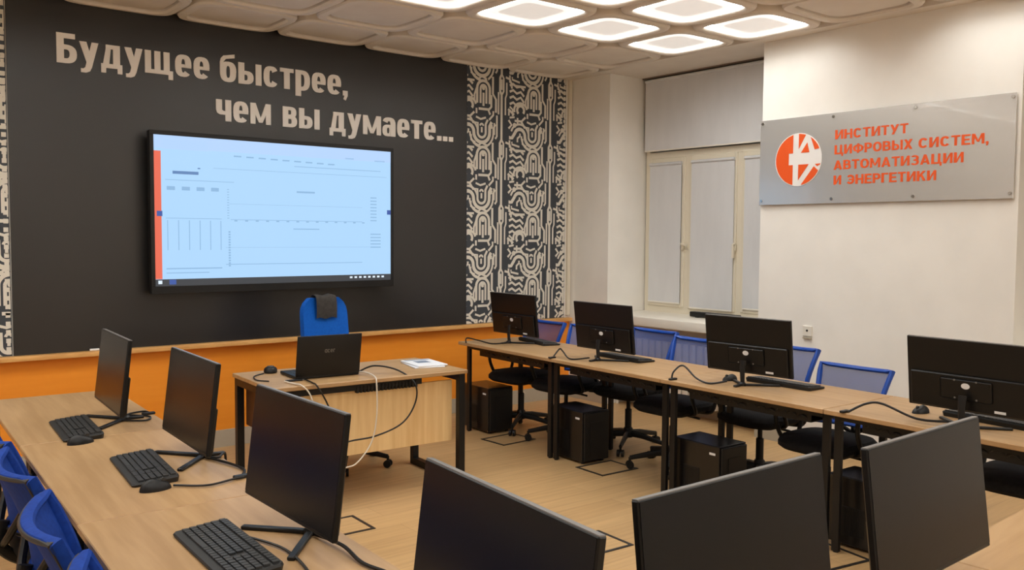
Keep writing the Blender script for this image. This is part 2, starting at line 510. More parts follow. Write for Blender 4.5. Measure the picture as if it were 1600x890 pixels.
# skirting, orange dado, ledge, board, prints
S('baseboard_front', 'base', (XL, XR, YF - .02, YF, 0, .13))
S('baseboard_right', 'base', (XR - .018, XR, NY1, YF - .02, 0, .1), (XR - .018, XR, 2.36, NY0, 0, .1), (6.262, 6.28, NY0, NY1, 0, .1))
S('wall_front_dado', 'orange', (XL, XR - .002, YF - .006, YF + .02, .13, .79))
S('trim_1', 'cream', (5.945, 5.985, YF - .03, YF, .83, ZC + .02))
S('trim_2', 'wall', (XR - .006, XR + .0, 2.36, 2.40, .1, ZC))
bm = BM()
box(bm, XL, XR - .02, YF - .075, YF - .007, .772, .806, .005)
o = tag(obj('wall_ledge', bm, 'ledge', smooth=True), 'long narrow wooden ledge along the orange wall under the black board', 'ledge')
bm = BM()
box(bm, 1.045, 4.705, YF - .014, YF - .0005, .807, ZC + .03)
o = tag(obj('blackboard', bm, 'board'), 'huge matte black wall board behind the teacher desk', 'board')

# printed wall strips: an interlaced circuit-like print in slate and cream
def motif():
    st = []
    def ln(w_, *p):
        st.append((w_ * 1.28, [Vector((x, y)) for x, y in p]))
    def ar(w_, cx, cy, r, a0, a1, k=14, ry=None):
        st.append((w_ * 1.28, [Vector((cx + r * math.cos(math.radians(a0 + (a1 - a0) * i / k)), cy + (ry or r) * math.sin(math.radians(a0 + (a1 - a0) * i / k)))) for i in range(k + 1)]))
    # vertical capsule line
    ln(.032, (.04, 0), (.04, .30)); ln(.032, (.04, .30), (.01, .36), (.01, .56), (.04, .62), (.04, 1.0)); ln(.024, (.04, .30), (.08, .36), (.08, .56), (.04, .62))
    ln(.02, (.045, .38), (.045, .54)); ln(.022, (.115, .0), (.115, .26), (.14, .32), (.14, .5))
    # big double U, swinging over to the left as a wave
    for r, w_ in ((.075, .03), (.15, .042), (.222, .026)):
        ar(w_, .66, .70, r, 180, 360)
        ln(w_, (.66 + r, .70), (.66 + r, .70 + .16 - r * .4), (.70 + r, .93 - r * .4))
    ar(.042, .405, .70, .105, 0, 150); ar(.026, .405, .70, .182, 0, 160); ln(.042, (.315, .75), (.25, .66), (.19, .66))
    ln(.03, (.585, .70), (.585, .84), (.50, .84), (.44, .92)); ln(.028, (.30, .93), (.44, .93), (.52, 1.0))
    # stacked ripples left of the arch
    for k in range(4):
        y = .18 + .095 * k
        ln(.03, (.20, y), (.27, y + .03), (.34, y - .015), (.42, y + .035 - .01 * k), (.49, y - .05))
    # arch with prongs
    for r, w_ in ((.055, .028), (.12, .034)):
        ar(w_, .69, .36, r, 0, 180)
        ln(w_, (.69 - r, .36), (.69 - r, .14)); ln(w_, (.69 + r, .36), (.69 + r, .14))
    ln(.03, (.69, .30), (.69, .10)); ar(.026, .69, .37, .016, 0, 360, 8)
    ln(.03, (.87, .56), (.87, .30), (.93, .22), (.93, .02)); ln(.03, (.84, .28), (.84, .10), (.78, .04)); ln(.026, (.92, .62), (.95, .66), (.95, .98))
    # lower swirl and nodes
    ar(.034, .42, .10, .07, -40, 230); ar(.03, .42, .10, .13, 10, 200, 12, .11); ln(.03, (.17, .10), (.29, .02)); ar(.03, .30, .86, .02, 0, 360, 8)
    ln(.028, (.18, .80), (.24, .86), (.18, .93)); ln(.028, (.12, .58), (.20, .56), (.24, .48), (.24, .42)); ln(.026, (.56, .06), (.56, -.02)); ln(.03, (.60, .055), (.78, .055), (.82, -.02))
    ln(.024, (.185, .0), (.185, .10)); ln(.026, (.20, .62), (.20, .52), (.30, .47), (.52, .47)); ln(.026, (.46, .66), (.46, .58), (.54, .54))
    ln(.024, (.98, .0), (.98, .34)); ln(.026, (.66, .78), (.66, .70)); ar(.024, .66, .80, .03, 0, 180, 8); ln(.024, (.25, .60), (.25, .56), (.40, .53)); ln(.024, (.20, .14), (.26, .10), (.26, .0))
    ln(.026, (.36, .60), (.36, .66), (.41, .70), (.41, .74)); ln(.026, (.36, .88), (.36, .98)); ln(.024, (.20, .97), (.30, .985)); ln(.022, (.90, .68), (.90, .86)); ln(.024, (.55, .93), (.64, .90), (.74, .93)); ln(.024, (.56, .36), (.52, .26), (.52, .18))
    ar(.026, .84, .80, .018, 0, 360, 8); ln(.026, (.80, .90), (.88, .98), (.88, 1.04)); ln(.026, (.50, .54), (.60, .50), (.66, .545), (.78, .50))
    return st
def clip_poly(p, x0, x1, z0, z1):
    for ax, val, sg in ((0, x0, 1), (0, x1, -1), (1, z0, 1), (1, z1, -1)):
        q = []
        for i in range(len(p)):
            a, b = p[i - 1], p[i]
            da, db = (a[ax] - val) * sg, (b[ax] - val) * sg
            if (da >= 0) != (db >= 0):
                t = da / (da - db)
                q.append((a[0] + (b[0] - a[0]) * t, a[1] + (b[1] - a[1]) * t))
            if db >= 0:
                q.append(b)
        p = q
        if len(p) < 3:
            return []
    return p
def strip(name, x0, x1, z0, z1, ox, oz, dots_left, dots_right):
    T = 0.605
    bm = BM()
    box(bm, x0, x1, YF - .008, YF - .0005, z0, z1, mi=0)
    st = motif()
    e = 0
    def put(poly):
        nonlocal e
        c = clip_poly(poly, x0 + .004, x1 - .004, z0 + .002, z1 - .002)
        if len(c) >= 3:
            e = (e + 1) % 50
            y = YF - .0084 - e * 1.2e-5
            try:
                f = bm.faces.new([bm.verts.new((u, y, v)) for u, v in c])
                f.material_index = 1
            except ValueError:
                pass
    for a in range(int((x0 - ox) // T) - 1, int((x1 - ox) // T) + 2):
        for b in range(int((z0 - oz) // T) - 1, int((z1 - oz) // T) + 2):
            for w_, ps in st:
                n = len(ps)
                L_, R_ = [], []
                for i in range(n):
                    d = (ps[min(i + 1, n - 1)] - ps[max(i - 1, 0)])
                    if d.length < 1e-6:
                        d = Vector((1, 0))
                    d.normalize()
                    nn = Vector((-d.y, d.x)) * w_ / 2
                    L_.append(ps[i] + nn)
                    R_.append(ps[i] - nn)
                for i in range(n - 1):
                    put([(ox + (a + q.x) * T, oz + (b + q.y) * T) for q in (L_[i], L_[i + 1], R_[i + 1], R_[i])])
    for side, on in ((x0, dots_left), (x1, dots_right)):
        if on:
            z = z0 + .03
            while z < z1 - .03:
                xa, xb = (side - .034, side - .006) if side == x1 else (side + .006, side + .034)
                put([(xa, z), (xb, z), (xb, z + .03), (xa, z + .03)])
                z += .056
    return struct(obj(name, bm, ['printdark', 'printlight']))
strip('wall_front_print', 4.712, 5.923, .807, ZC + .03, 4.50 + .605 * .97, .33, False, True)
strip('wall_front_print', XL, 1.038, .807, ZC + .03, .62, .45, False, True)

# wall inscription
fnW = lambda u, v, d: (u, YF - .0142 - d, v)
insc = thing('wall_inscription', 'cream two-line Cyrillic slogan in bold letters on the black board', 'lettering', (0, 0, 0))
for txt, a, b, base in (('Будущее', 1.338, 2.362, 2.755), ('быстрее,', 2.442, 3.500, 2.755), ('чем', 2.408, 2.836, 2.462), ('вы', 2.934, 3.250, 2.46), ('думаете...', 3.335, 4.553, 2.457)):
    obj('inscription_word', word(BM(), txt, LOW, a, b, base, .198, fnW, 0, .008), 'letters', insc)

# ---------------------------------------------------------------- window niche
ZT, ZS = 2.41, .89
wn = struct(bpy.data.objects.new('window_1', None)); COL.objects.link(wn)
def window(parent, y0, y1, mull):
    bm = BM()
    box(bm, XW, XW + .07, y0, y0 + .05, ZS - .02, ZC); box(bm, XW, XW + .07, y1 - .05, y1, ZS - .02, ZC)
    box(bm, XW + .001, XW + .069, y0 + .05, y1 - .05, ZS - .02, ZS + .06); box(bm, XW + .001, XW + .069, y0 + .05, y1 - .05, ZC - .05, ZC - .012); box(bm, XW - .004, XW + .069, y0 + .05, y1 - .05, ZT - .03, ZT + .03)
    for m_ in mull:
        box(bm, XW, XW + .07, m_ - .03, m_ + .03, ZS + .06, ZT - .03)
    obj('window_frame', bm, 'cream', parent)
    ed = [y0 + .05] + [q for m_ in sorted(mull) for q in (m_ - .03, m_ + .03)] + [y1 - .05]
    for k in range(0, len(ed), 2):
        bm = BM()
        a, b = ed[k], ed[k + 1]
        for q in ((a, a + .035, ZS + .06, ZT - .03), (b - .035, b, ZS + .06, ZT - .03), (a + .035, b - .035, ZS + .06, ZS + .10), (a + .035, b - .035, ZT - .075, ZT - .03)):
            box(bm, XW - .012, XW + .05, q[0], q[1], q[2], q[3], .004, 1)
        obj('sash', bm, 'cream', parent)
    bm = BM()
    box(bm, XW + .05, XW + .056, y0 + .05, y1 - .05, ZS + .06, ZC - .05)
    obj('pane', bm, 'glass', parent)
    return ed
ed = window(wn, NY0, NY1 - .02, [4.87, 5.47])
for yh in (4.905, 5.505):
    bm = BM()
    box(bm, XW - .03, XW - .012, yh - .014, yh + .014, 1.50, 1.57, .004)
    bar(bm, (XW - .04, yh, 1.555), (XW - .04, yh - (.0 if yh < 5 else .075), 1.555 - (.12 if yh < 5 else .012)), .016, .02)
    bar(bm, (XW - .045, yh, 1.555), (XW - .012, yh, 1.555), .02, .02)
    obj('window_handle', bm, 'chrome' if False else 'cream', wn)
def blind(y0, y1, z0, z1, x, label):
    t = thing('roller_blind', label, 'blind', (x, (y0 + y1) / 2, z0), 0, 'white blinds in the window niche')
    h = (y1 - y0) / 2
    bm = BM()
    box(bm, -.001, .001, -h, h, .012, z1 - z0 - .03)
    obj('blind_fabric', bm, 'blind', t)
    bm = BM()
    tube(bm, [(0, -h, z1 - z0 - .018), (0, h, z1 - z0 - .018)], .015, 10)
    obj('roller', bm, 'blind', t, True)
    bm = BM()
    box(bm, -.004, .004, -h, h, 0, .014, .002)
    obj('bottom_bar', bm, 'white', t)
blind(NY0 + .02, NY1 - .04, ZT + .035, ZC - .02, XW - .05, 'wide white blind over the upper half of the window')
blind(5.53, 5.93, ZS + .09, ZT - .07, XW - .022, 'narrow white blind of the sash beside the window niche corner')
blind(4.92, 5.41, ZS + .06, ZT - .07, XW - .022, 'white blind of the middle sash, above the black bar on the sill')
blind(4.36, 4.81, ZS + .09, ZT - .07, XW - .022, 'white blind of the sash half hidden by the wall with the sign')
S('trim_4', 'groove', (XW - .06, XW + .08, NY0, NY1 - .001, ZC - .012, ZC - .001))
wn2 = struct(bpy.data.objects.new('window_2', None)); COL.objects.link(wn2)
window(wn2, .62, 2.34, [1.2, 1.8])
for nm, a, b in (('window_sill', NY0, NY1), ('window_sill', .62, 2.36)):
    bm = BM()
    box(bm, XR - .05, XW + .02, a + .002, b - .002, .80, ZS, .012, 3)
    struct(obj('trim_5' if a > 3 else 'trim_6', bm, 'white', smooth=True))
# radiator
t = thing('radiator', 'white ribbed radiator under the windowsill behind the blue chairs', 'radiator', (6.13, 5.15, .12))
bm = BM()
for k in range(20):
    y = -.76 + k * .08
    box(bm, -.055, .055, y - .032, y + .032, 0, .55, .014, 2)
obj('radiator_fins', bm, 'white', t, True)
bm = BM()
tube(bm, [(0, -.84, .05), (0, .84, .05)], .018, 8); tube(bm, [(0, -.84, .50), (0, .84, .50)], .018, 8)
tube(bm, [(0, .84, .05), (0, .84, -.12)], .014, 8); tube(bm, [(0, -.78, .02), (0, -.78, -.12)], .014, 8)
obj('radiator_pipe', bm, 'white', t, True)
# slim black bar on the sill
t = thing('sound_bar', 'slim black bar lying on the windowsill below the middle blind', 'bar', (6.33, 4.99, ZS))
bm = BM(); box(bm, -.035, .035, -.265, .265, .006, .052, .01, 3); obj('bar_body', bm, 'black', t, True)
bm = BM(); box(bm, -.03, .03, -.2, -.17, 0, .008); box(bm, -.03, .03, .17, .2, 0, .008); obj('bar_foot', bm, 'black', t)
# power outlet
t = thing('power_outlet', 'small white wall outlet on the white wall right of the third monitor', 'outlet', (XR, 3.838, .905))
bm = BM(); box(bm, -.012, 0, -.04, .04, -.04, .04, .004); obj('face_plate', bm, 'white', t)
bm = BM()
tube(bm, [(-.0125, 0, .004), (-.0135, 0, .004)], .009, 14); obj('socket_hole', bm, 'black', t)
bm = BM(); box(bm, -.02, -.001, -.035, .035, -.058, -.048); obj('outlet_lip', bm, 'base', t)

# ---------------------------------------------------------------- wall sign
sg = thing('wall_sign', 'wide brushed silver institute sign with orange lettering on the white wall', 'sign', (XR, 0, 0))
bm = BM(); box(bm, -.028, -.018, 2.384, 4.292, 1.879, 2.546, .002, 1); obj('sign_panel', bm, 'sign', sg)
fnS = lambda u, v, d: (-.028 - d, -u, v)
for txts, base in (((('ИНСТИТУТ', 3.634, 3.080),), 2.350), ((('ЦИФРОВЫХ', 3.636, 3.046), ('СИСТЕМ,', 3.004, 2.545)), 2.239), ((('АВТОМАТИЗАЦИИ', 3.640, 2.699),), 2.126), ((('И', 3.637, 3.577), ('ЭНЕРГЕТИКИ', 3.534, 2.876)), 2.016)):
    for tx, a, b in txts:
        obj('sign_lettering', word(BM(), tx, UPP, -a, -b, base, .068, fnS, 0, .0025, .10), 'signorange', sg)
ey, ez, er = -3.942, 2.220, .203
bm = BM(); prism(bm, [(ey + er * math.cos(2 * PI * k / 48), ez + er * math.sin(2 * PI * k / 48)) for k in range(48)], fnS, 0, .003); em = obj('emblem', bm, 'signwhite', sg)
def disc_cut(poly, r):
    """clip a convex outline (unit coordinates) to a circle of radius r"""
    for k in range(40):
        a = 2 * PI * k / 40
        nx, ny = math.cos(a), math.sin(a)
        q = []
        for i in range(len(poly)):
            p0, p1 = poly[i - 1], poly[i]
            da, db = r - (p0[0] * nx + p0[1] * ny), r - (p1[0] * nx + p1[1] * ny)
            if (da >= 0) != (db >= 0):
                t_ = da / (da - db)
                q.append((p0[0] + (p1[0] - p0[0]) * t_, p0[1] + (p1[1] - p0[1]) * t_))
            if db >= 0:
                q.append(p1)
        poly = q
        if len(poly) < 3:
            return []
    return poly
pieces = [[(-1, -1), (-.22, -1), (-.22, -.19), (-1, -.19)], [(-1, -.19), (-.40, -.19), (-.40, .25), (-1, .25)], [(-1, .25), (-.22, .25), (-.22, 1), (-1, 1)],
          [(.02, .40), (.34, .95), (.10, 1.0), (.02, 1.0)], [(.12, .25), (.48, .25), (.38, .62)], [(.45, 1.0), (.62, .90), (.95, .38), (.70, .34)],
          [(.02, -.19), (.46, -.19), (.02, -.78)], [(.12, -.98), (.68, -.28), (.98, -.55), (.7, -1)], [(.72, -.20), (.82, -.29), (1.0, -.19)]]
bm = BM()
for pc in pieces:
    c = disc_cut(pc, .965)
    if len(c) >= 3:
        prism(bm, [(ey + er * u, ez + er * v) for u, v in c], fnS, .003, .005)
obj('emblem_field', bm, 'signorange', em)
for y in (4.268, 3.652, 3.032, 2.404):
    for z in (2.520, 1.913):
        bm = BM()
        tube(bm, [(-.0005, y, z), (-.034, y, z)], .011, 12)
        obj('standoff_screw', bm, 'chrome', sg, True)

# ---------------------------------------------------------------- interactive display
W2, TVX, TVY, TVZ = .985, 2.872, YF - .145, 1.19
tv = thing('wall_display', 'large wall screen showing a pale blue page on the black board', 'screen', (TVX, TVY, TVZ))
bm = BM(); box(bm, -W2, W2, 0, .055, 0, 1.152, .006); obj('display_housing', bm, 'blackm', tv)
bm = BM(); box(bm, -.35, .35, 0.055, .1305, .30, .85); obj('wall_mount', bm, 'black', tv)
bm = BM()
for q in ((-W2, W2, 1.122, 1.152), (-W2, W2, 0, .055), (-W2, -W2 + .028, .055, 1.122), (W2 - .028, W2, .055, 1.122)):
    box(bm, q[0], q[1], -.008, 0, q[2], q[3], .002, 1)
obj('display_bezel', bm, 'black', tv)
sx0, sx1, sz0, sz1 = -W2 + .028, W2 - .028, .055, 1.122
bm = BM(); box(bm, sx0, sx1, -.003, 0, sz0, sz1); scr = obj('display_screen', bm, 'ui_bg', tv)
def ui(name, m, rects):
    bm = BM()
    for a, b, c, d in rects:   # fractions of the screen, from its top left
        box(bm, sx0 + a * (sx1 - sx0), sx0 + b * (sx1 - sx0), -.0042 - (0.0006 if m in ('ui_badge', 'ui_white') else 0), -.003, sz1 - d * (sz1 - sz0), sz1 - c * (sz1 - sz0))
    return obj(name, bm, m, scr)
ui('page_band', 'ui_light', [(0, 1, 0, .085), (.03, .2, .02, .09)])
ui('side_strip', 'ui_orange', [(0, .025, .105, .952)])
ui('task_bar', 'ui_bar', [(0, 1, .954, 1)])
ui('page_title', 'ui_dark', [(.067, .163, .232, .252), (.16, .17, .205, .213)])
r_ = []
for k in range(6): r_.append((.045 + .04 * k, .048 + .04 * k, .56, .76))
for k in range(4): r_.append((.045 + .055 * k, .075 + .055 * k, .335, .36))
r_ += [(.04, .25, .545, .549), (.04, .25, .80 + .08, .888), (.04, .20, .91, .916)]
for k in range(12): r_.append((.272, .280, .34 + .018 * k, .345 + .018 * k))
for k in range(14): r_.append((.276, .284, .63 + .018 * k, .641 + .018 * k))
r_ += [(.285, .86, .548, .552), (.265, .86, .858, .863), (.56, .64, .335, .348), (.545, .66, .607, .614), (.265, .90, .742, .744), (.28, .86, .44, .442)]
for k in range(14): r_.append((.30 + .043 * k, .312 + .043 * k, .553, .562))
for k in range(8): r_.append((.9, .93, .36 + .025 * k, .368 + .025 * k))
for k in range(5): r_.append((.9, .95, .64 + .025 * k, .648 + .025 * k))
for k in range(9): r_.append((.30 + .05 * k, .33 + .05 * k, .106 + .002 * k, .116 + .002 * k))
r_ += [(.22, .98, .20, .203), (.55, .95, .155, .16), (.78, .82, .07, .08), (.92, .97, .075, .085), (.04, .30, .25 + .04, .294)]
ui('page_lines', 'ui_line', r_)
ui('side_badge', 'ui_badge', [(.008, .028, .50, .535), (.982, 1.0, .455, .49), (.05, .075, .958, .99)])
ui('task_icon', 'ui_white', [(.010, .024, .962, .985)] + [(.80 + .022 * k, .812 + .022 * k, .966, .98) for k in range(8)])

# ---------------------------------------------------------------- student desk
def make_desk(L, D, label, group):
    t = thing('desk', label, 'desk', (0, 0, 0), 0, group)
    bm = BM(); box(bm, -L / 2 + .0015, L / 2 - .0015, -D / 2, D / 2, .725, .75, .003, 1); obj('desk_top', bm, 'oak', t)
    for s in (-1, 1):
        x = s * (L / 2 - .035)
        bm = BM()
        bar(bm, (x, -D / 2 + .04, 0.006), (x, -D / 2 + .04, .725), .04, .025, .002)
        bar(bm, (x, D / 2 - .09, 0.006), (x, D / 2 - .09, .725), .04, .025, .002)
        box(bm, x - .0125, x + .0125, -D / 2 + .06, D / 2 - .11, .685, .7245)
        for y in (-D / 2 + .04, D / 2 - .09):
            lathe(bm, [(.014, 0), (.014, .008)], 10, (x, y, 0))
        obj('leg_frame', bm, 'blackm', t)
    bm = BM()
    box(bm, -L / 2 + .05, L / 2 - .05, D / 2 - .10, D / 2 - .075, .69, .725)
    box(bm, -L / 2 + .05, L / 2 - .05, -.02, .005, .69, .725)
    obj('cross_beam', bm, 'blackm', t)
    bm = BM()
    box(bm, -L / 2 + .15, L / 2 - .15, D / 2 - .24, D / 2 - .235, .645, .70); box(bm, -L / 2 + .15, L / 2 - .15, D / 2 - .12, D / 2 - .115, .645, .70)
    box(bm, -L / 2 + .15, L / 2 - .15, D / 2 - .24, D / 2 - .115, .64, .645)
    for k in range(12):
        x = -L / 2 + .2 + k * (L - .4) / 11
        tube(bm, catmull([(x - .04, D / 2 - .13, .65), (x, D / 2 - .11, .672 + .012 * (k % 3)), (x + .05, D / 2 - .13, .65)], 4), .007, 6)
    obj('cable_tray', bm, 'black', t)
    return t
RROT = math.radians(2.4)
def right_pt(y, off):            # a point of the right row: off = distance from its room-side edge
    xf = 4.16 - (5.79 - y) * .042
    return (xf + off * math.cos(RROT), y - off * math.sin(RROT))
DR = .66
rl = ['oak desk of the window row beside the orange wall, first computer tower under it', 'oak desk of the window row, second from the orange wall', 'oak desk of the window row, third from the orange wall', 'oak desk of the window row farthest from the orange wall']
bounds = [5.90, 4.7575, 3.615, 2.4725, 1.33]
proto = make_desk(1.1435, DR, rl[0], 'desks of the window row')
for k in range(4):
    y = (bounds[k] + bounds[k + 1]) / 2
    x, yy = right_pt(y, DR / 2)
    d = proto if k == 0 else dup(proto, (0, 0, 0), 0, rl[k])
    d.location = (x, yy, 0); d.rotation_euler = (0, 0, PI / 2 - RROT)
# left row
LROT = math.radians(2.25)
DL = .615
ll = ['oak desk of the left row beside the orange wall', 'oak desk of the left row with one large keyboard and monitor, near the camera', 'oak desk corner unit under the nearest left monitor']
def left_pt(y, off):             # off = distance from the room-side edge
    xr = 1.303 - (4.83 - y) * .0405
    return (xr - off * math.cos(LROT), y + off * math.sin(LROT))
lb = [5.19, 3.9975, 2.805, 1.6125, .42]
ll = ['oak desk of the left row standing against the orange wall side', 'oak desk of the left row carrying the second monitor from the orange wall', 'oak desk of the left row carrying the large near keyboard', 'oak desk of the left row nearest the camera, under the monitor beside the corner']
pl = make_desk(1.1934, DL, ll[0], 'desks of the left row')
for k in range(4):
    x, yy = left_pt((lb[k] + lb[k + 1]) / 2, DL / 2)
    d = pl if k == 0 else dup(pl, (0, 0, 0), 0, ll[k])
    d.location = (x, yy, 0); d.rotation_euler = (0, 0, -PI / 2 - LROT)
# cross row nearest the camera
BROT = math.radians(2.6)
bl = ['oak desk of the near cross row under the monitor in the middle', 'oak desk of the near cross row with its bare top showing at the right']
pb = make_desk(1.2, .66, bl[0], 'desks of the near cross row')
for k in range(2):
    xe = 1.80 + 1.2 * k
    ye = 1.095 + (xe - 1.78) * .0455
    d = pb if k == 0 else dup(pb, (0, 0, 0), 0, bl[k])
    d.location = (xe + .33 * math.sin(BROT), ye - .33 * math.cos(BROT), 0); d.rotation_euler = (0, 0, BROT)

# ---------------------------------------------------------------- teacher desk
td = thing('teacher_desk', 'oak teacher desk with black frame and hanging front panel, before the black board', 'desk', (2.695, 4.985, 0), math.radians(-2.8))
TL, TD = 1.31, .685
bm = BM(); box(bm, -TL / 2, TL / 2, -TD / 2, TD / 2, .725, .75, .003, 1); obj('desk_top', bm, 'oak', td)
for s in (-1, 1):
    x = s * (TL / 2 - .03)
    bm = BM()
    for y in (-TD / 2 + .04, TD / 2 - .04):
        bar(bm, (x, y, 0), (x, y, .725), .045, .045, .002)
    box(bm, x - .0225, x + .0225, -TD / 2 + .06, TD / 2 - .06, .68, .725)
    box(bm, x - .0225, x + .0225, -TD / 2 + .06, TD / 2 - .06, 0, .045)
    obj('leg_frame', bm, 'blackm', td)
bm = BM(); box(bm, -TL / 2 + .05, TL / 2 - .055, -TD / 2 + .105, -TD / 2 + .123, .275, .675, .001, 1); obj('front_panel', bm, 'oakv', td)
bm = BM()
box(bm, -TL / 2 + .06, TL / 2 - .30, -TD / 2 + .075, -TD / 2 + .10, .675, .715)
box(bm, -TL / 2 + .06, TL / 2 - .06, .1, .13, .69, .725)
for k in range(18):
    x = -.1 + k * .024
    box(bm, x, x + .013, -TD / 2 + .07, -TD / 2 + .1, .66, .70)
obj('cable_tray', bm, 'black', td)
bm = BM(); box(bm, -TL / 2 + .06, -TL / 2 + .36, .02, .27, .43, .715, .003, 1); dr = obj('drawer_box', bm, 'brownwood', td)
bm = BM(); box(bm, -TL / 2 + .065, -TL / 2 + .355, .27, .285, .435, .71, .002, 1); box(bm, -TL / 2 + .16, -TL / 2 + .26, .285, .30, .58, .592); obj('drawer_front', bm, 'brownwood', dr)

def at_td(u, v, z=0.75):
    a = math.radians(-2.8)
    return (2.695 + u * math.cos(a) - v * math.sin(a), 4.985 + u * math.sin(a) + v * math.cos(a), z)
# laptop: its lid turned to the room
lp = thing('laptop', 'open black laptop on the teacher desk, lid turned to the room', 'laptop', (2.46, 4.86, .75), math.radians(-5))
bm = BM(); box(bm, -.205, .205, .0, .27, .003, .022, .004, 2); lb_ = obj('laptop_base', bm, 'black', lp, True)
bm = BM()
for r in range(5):
    for c in range(13):
        box(bm, -.17 + c * .0262, -.17 + c * .0262 + .022, .07 + r * .026, .07 + r * .026 + .021, .022, .0235)
obj('keyboard_keys', bm, 'keys', lb_)
a = math.radians(10)
lid = Matrix.Translation((0, .004, .020)) @ Matrix.Rotation(-a * -1, 4, 'X')
bm = BM(); box(bm, -.205, .205, -.012, 0, 0, .250, .004, 2, 0, lid); ld = obj('laptop_lid', bm, 'black', lp, True)
bm = BM(); box(bm, -.19, .19, 0, .001, .02, .238, 0, 2, 0, lid); obj('laptop_screen', bm, 'screen', ld)
def latin(txt, x0, x1, base, cap):
    sh = {'a': (.5, arc(0, 0, .5, .62, .13, .12, 0, 360) + rect(.38, 0, .5, .62)), 'c': (.46, arc(0, 0, .46, .62, .13, .12, 40, 320)),
          'e': (.5, arc(0, 0, .5, .62, .13, .12, 0, 320) + rect(.1, .26, .5, .36)), 'r': (.3, rect(0, 0, .13, .62) + rect(.1, .48, .32, .62))}
    return sh
LAT = latin('', 0, 0, 0, 0)
bm = BM(); word(bm, 'acer', LAT, -.032, .032, .142, .034, lambda u, v, d: tuple(lid @ Vector((u, -.0120 - d, v))), 0, .0012, .1); obj('lid_lettering', bm, 'silver', ld)
# puck, dongle, papers
t = thing('speaker_puck', 'small round black puck on the left end of the teacher desk', 'speaker', at_td(-.455, .22))
bm = lathe(BM(), [(.036, 0), (.042, .008), (.040, .026), (.030, .037), (.0, .040)], 24); obj('puck_body', bm, 'black', t, True)
bm = lathe(BM(), [(.022, .0355), (.023, .041), (.02, .044), (0, .044)], 18); obj('puck_ring', bm, 'keys', t, True)
t = thing('usb_dongle', 'tiny flat black dongle on the teacher desk beside the laptop', 'dongle', at_td(-.455, -.16), math.radians(-8))
bm = BM(); box(bm, -.05, .05, -.012, .012, .0, .01, .003); obj('dongle_body', bm, 'black', t)
bm = BM(); box(bm, .05, .066, -.006, .006, .002, .008); obj('dongle_plug', bm, 'silver', t)
pz = .75
for k, (u, v, rz, lab) in enumerate(((.535, .045, -14, 'lower magazine of the pair at the right end of the teacher desk'), (.545, .05, -8, 'upper pale magazine at the right end of the teacher desk'))):
    t = thing('magazine', lab, 'magazine', at_td(u - .02, v - .05, pz + .009 * k), math.radians(rz), 'magazines on the teacher desk')
    bm = BM()
    box(bm, -.105, .105, -.15, .15, .0, .0085, .002, 1); obj('magazine_pages', bm, 'paper', t)
    bm = BM()
    box(bm, -.05, .045, -.02, .07, .0085, .0089); box(bm, -.09, .09, .1, .13, .0085, .0089); obj('cover_print', bm, 'paperink', t)

# ---------------------------------------------------------------- chairs
def star_base(t, R=.30):
    bm = BM()
    for k in range(5):
        a = 2 * PI * k / 5 + .3
        c, s = math.cos(a), math.sin(a)
        pts = [(.02 * c, .02 * s, .115), (.12 * c, .12 * s, .108), (R * c, R * s, .075)]
        tube(bm, pts, [.026, .023, .016], 8, False, .8)
    lathe(bm, [(.038, .085), (.042, .1), (.036, .15), (.03, .16)], 16)
    obj('star_base', bm, 'black', t, True)
    bm = lathe(BM(), [(.026, .15), (.026, .30), (.016, .305), (.016, .40)], 14)
    obj('gas_lift', bm, 'black', t, True)
    for k in range(5):
        a = 2 * PI * k / 5 + .3
        bm = BM()
        c, s = math.cos(a), math.sin(a)
        for q in (-.016, .016):
            px, py = R * c - q * s, R * s + q * c
            tube(bm, [(px - .009 * -s, py - .009 * c, .027), (px + .009 * -s, py + .009 * c, .027)], .027, 12)
        tube(bm, [(R * c, R * s, .03), (R * c, R * s, .08)], .009, 8)
        obj('caster', bm, 'black', t, True)
def sheet(bm, fn, nu, nv, th):
    """a shell over fn(u, v) -> (x, y, z), thickened along y"""
    A = [[bm.verts.new(fn(i / nu, j / nv)) for j in range(nv + 1)] for i in range(nu + 1)]
    B = [[bm.verts.new(Vector(fn(i / nu, j / nv)) + Vector((0, th, 0))) for j in range(nv + 1)] for i in range(nu + 1)]
    for i in range(nu):
        for j in range(nv):
            bm.faces.new((A[i][j], A[i + 1][j], A[i + 1][j + 1], A[i][j + 1]))
            bm.faces.new((B[i][j], B[i][j + 1], B[i + 1][j + 1], B[i + 1][j]))
    for i in range(nu):
        bm.faces.new((A[i][0], B[i][0], B[i + 1][0], A[i + 1][0])); bm.faces.new((A[i][nv], A[i + 1][nv], B[i + 1][nv], B[i][nv]))
    for j in range(nv):
        bm.faces.new((A[0][j], A[0][j + 1], B[0][j + 1], B[0][j])); bm.faces.new((A[nu][j], B[nu][j], B[nu][j + 1], A[nu][j + 1]))
    return bm
def seat_bm(z=.455, wx=.24, wy=.235):
    bm = BM()
    lo = [rsq(.9, 0, 3.6, 36), rsq(1.0, .02, 3.6, 36), rsq(1.0, .045, 3.6, 36), rsq(.93, .065, 3.6, 36), rsq(.5, .072, 3.2, 36)]
    vs = [[bm.verts.new((x * wx, y * wy, z - .035 + zz - (.012 if y < -.6 else 0))) for x, y, zz in l] for l in lo]
    for a, b in zip(vs, vs[1:]):
        for k in range(36):
            bm.faces.new((a[k], a[(k + 1) % 36], b[(k + 1) % 36], b[k]))
    bm.faces.new(vs[0]); bm.faces.new(vs[-1])
    return bm
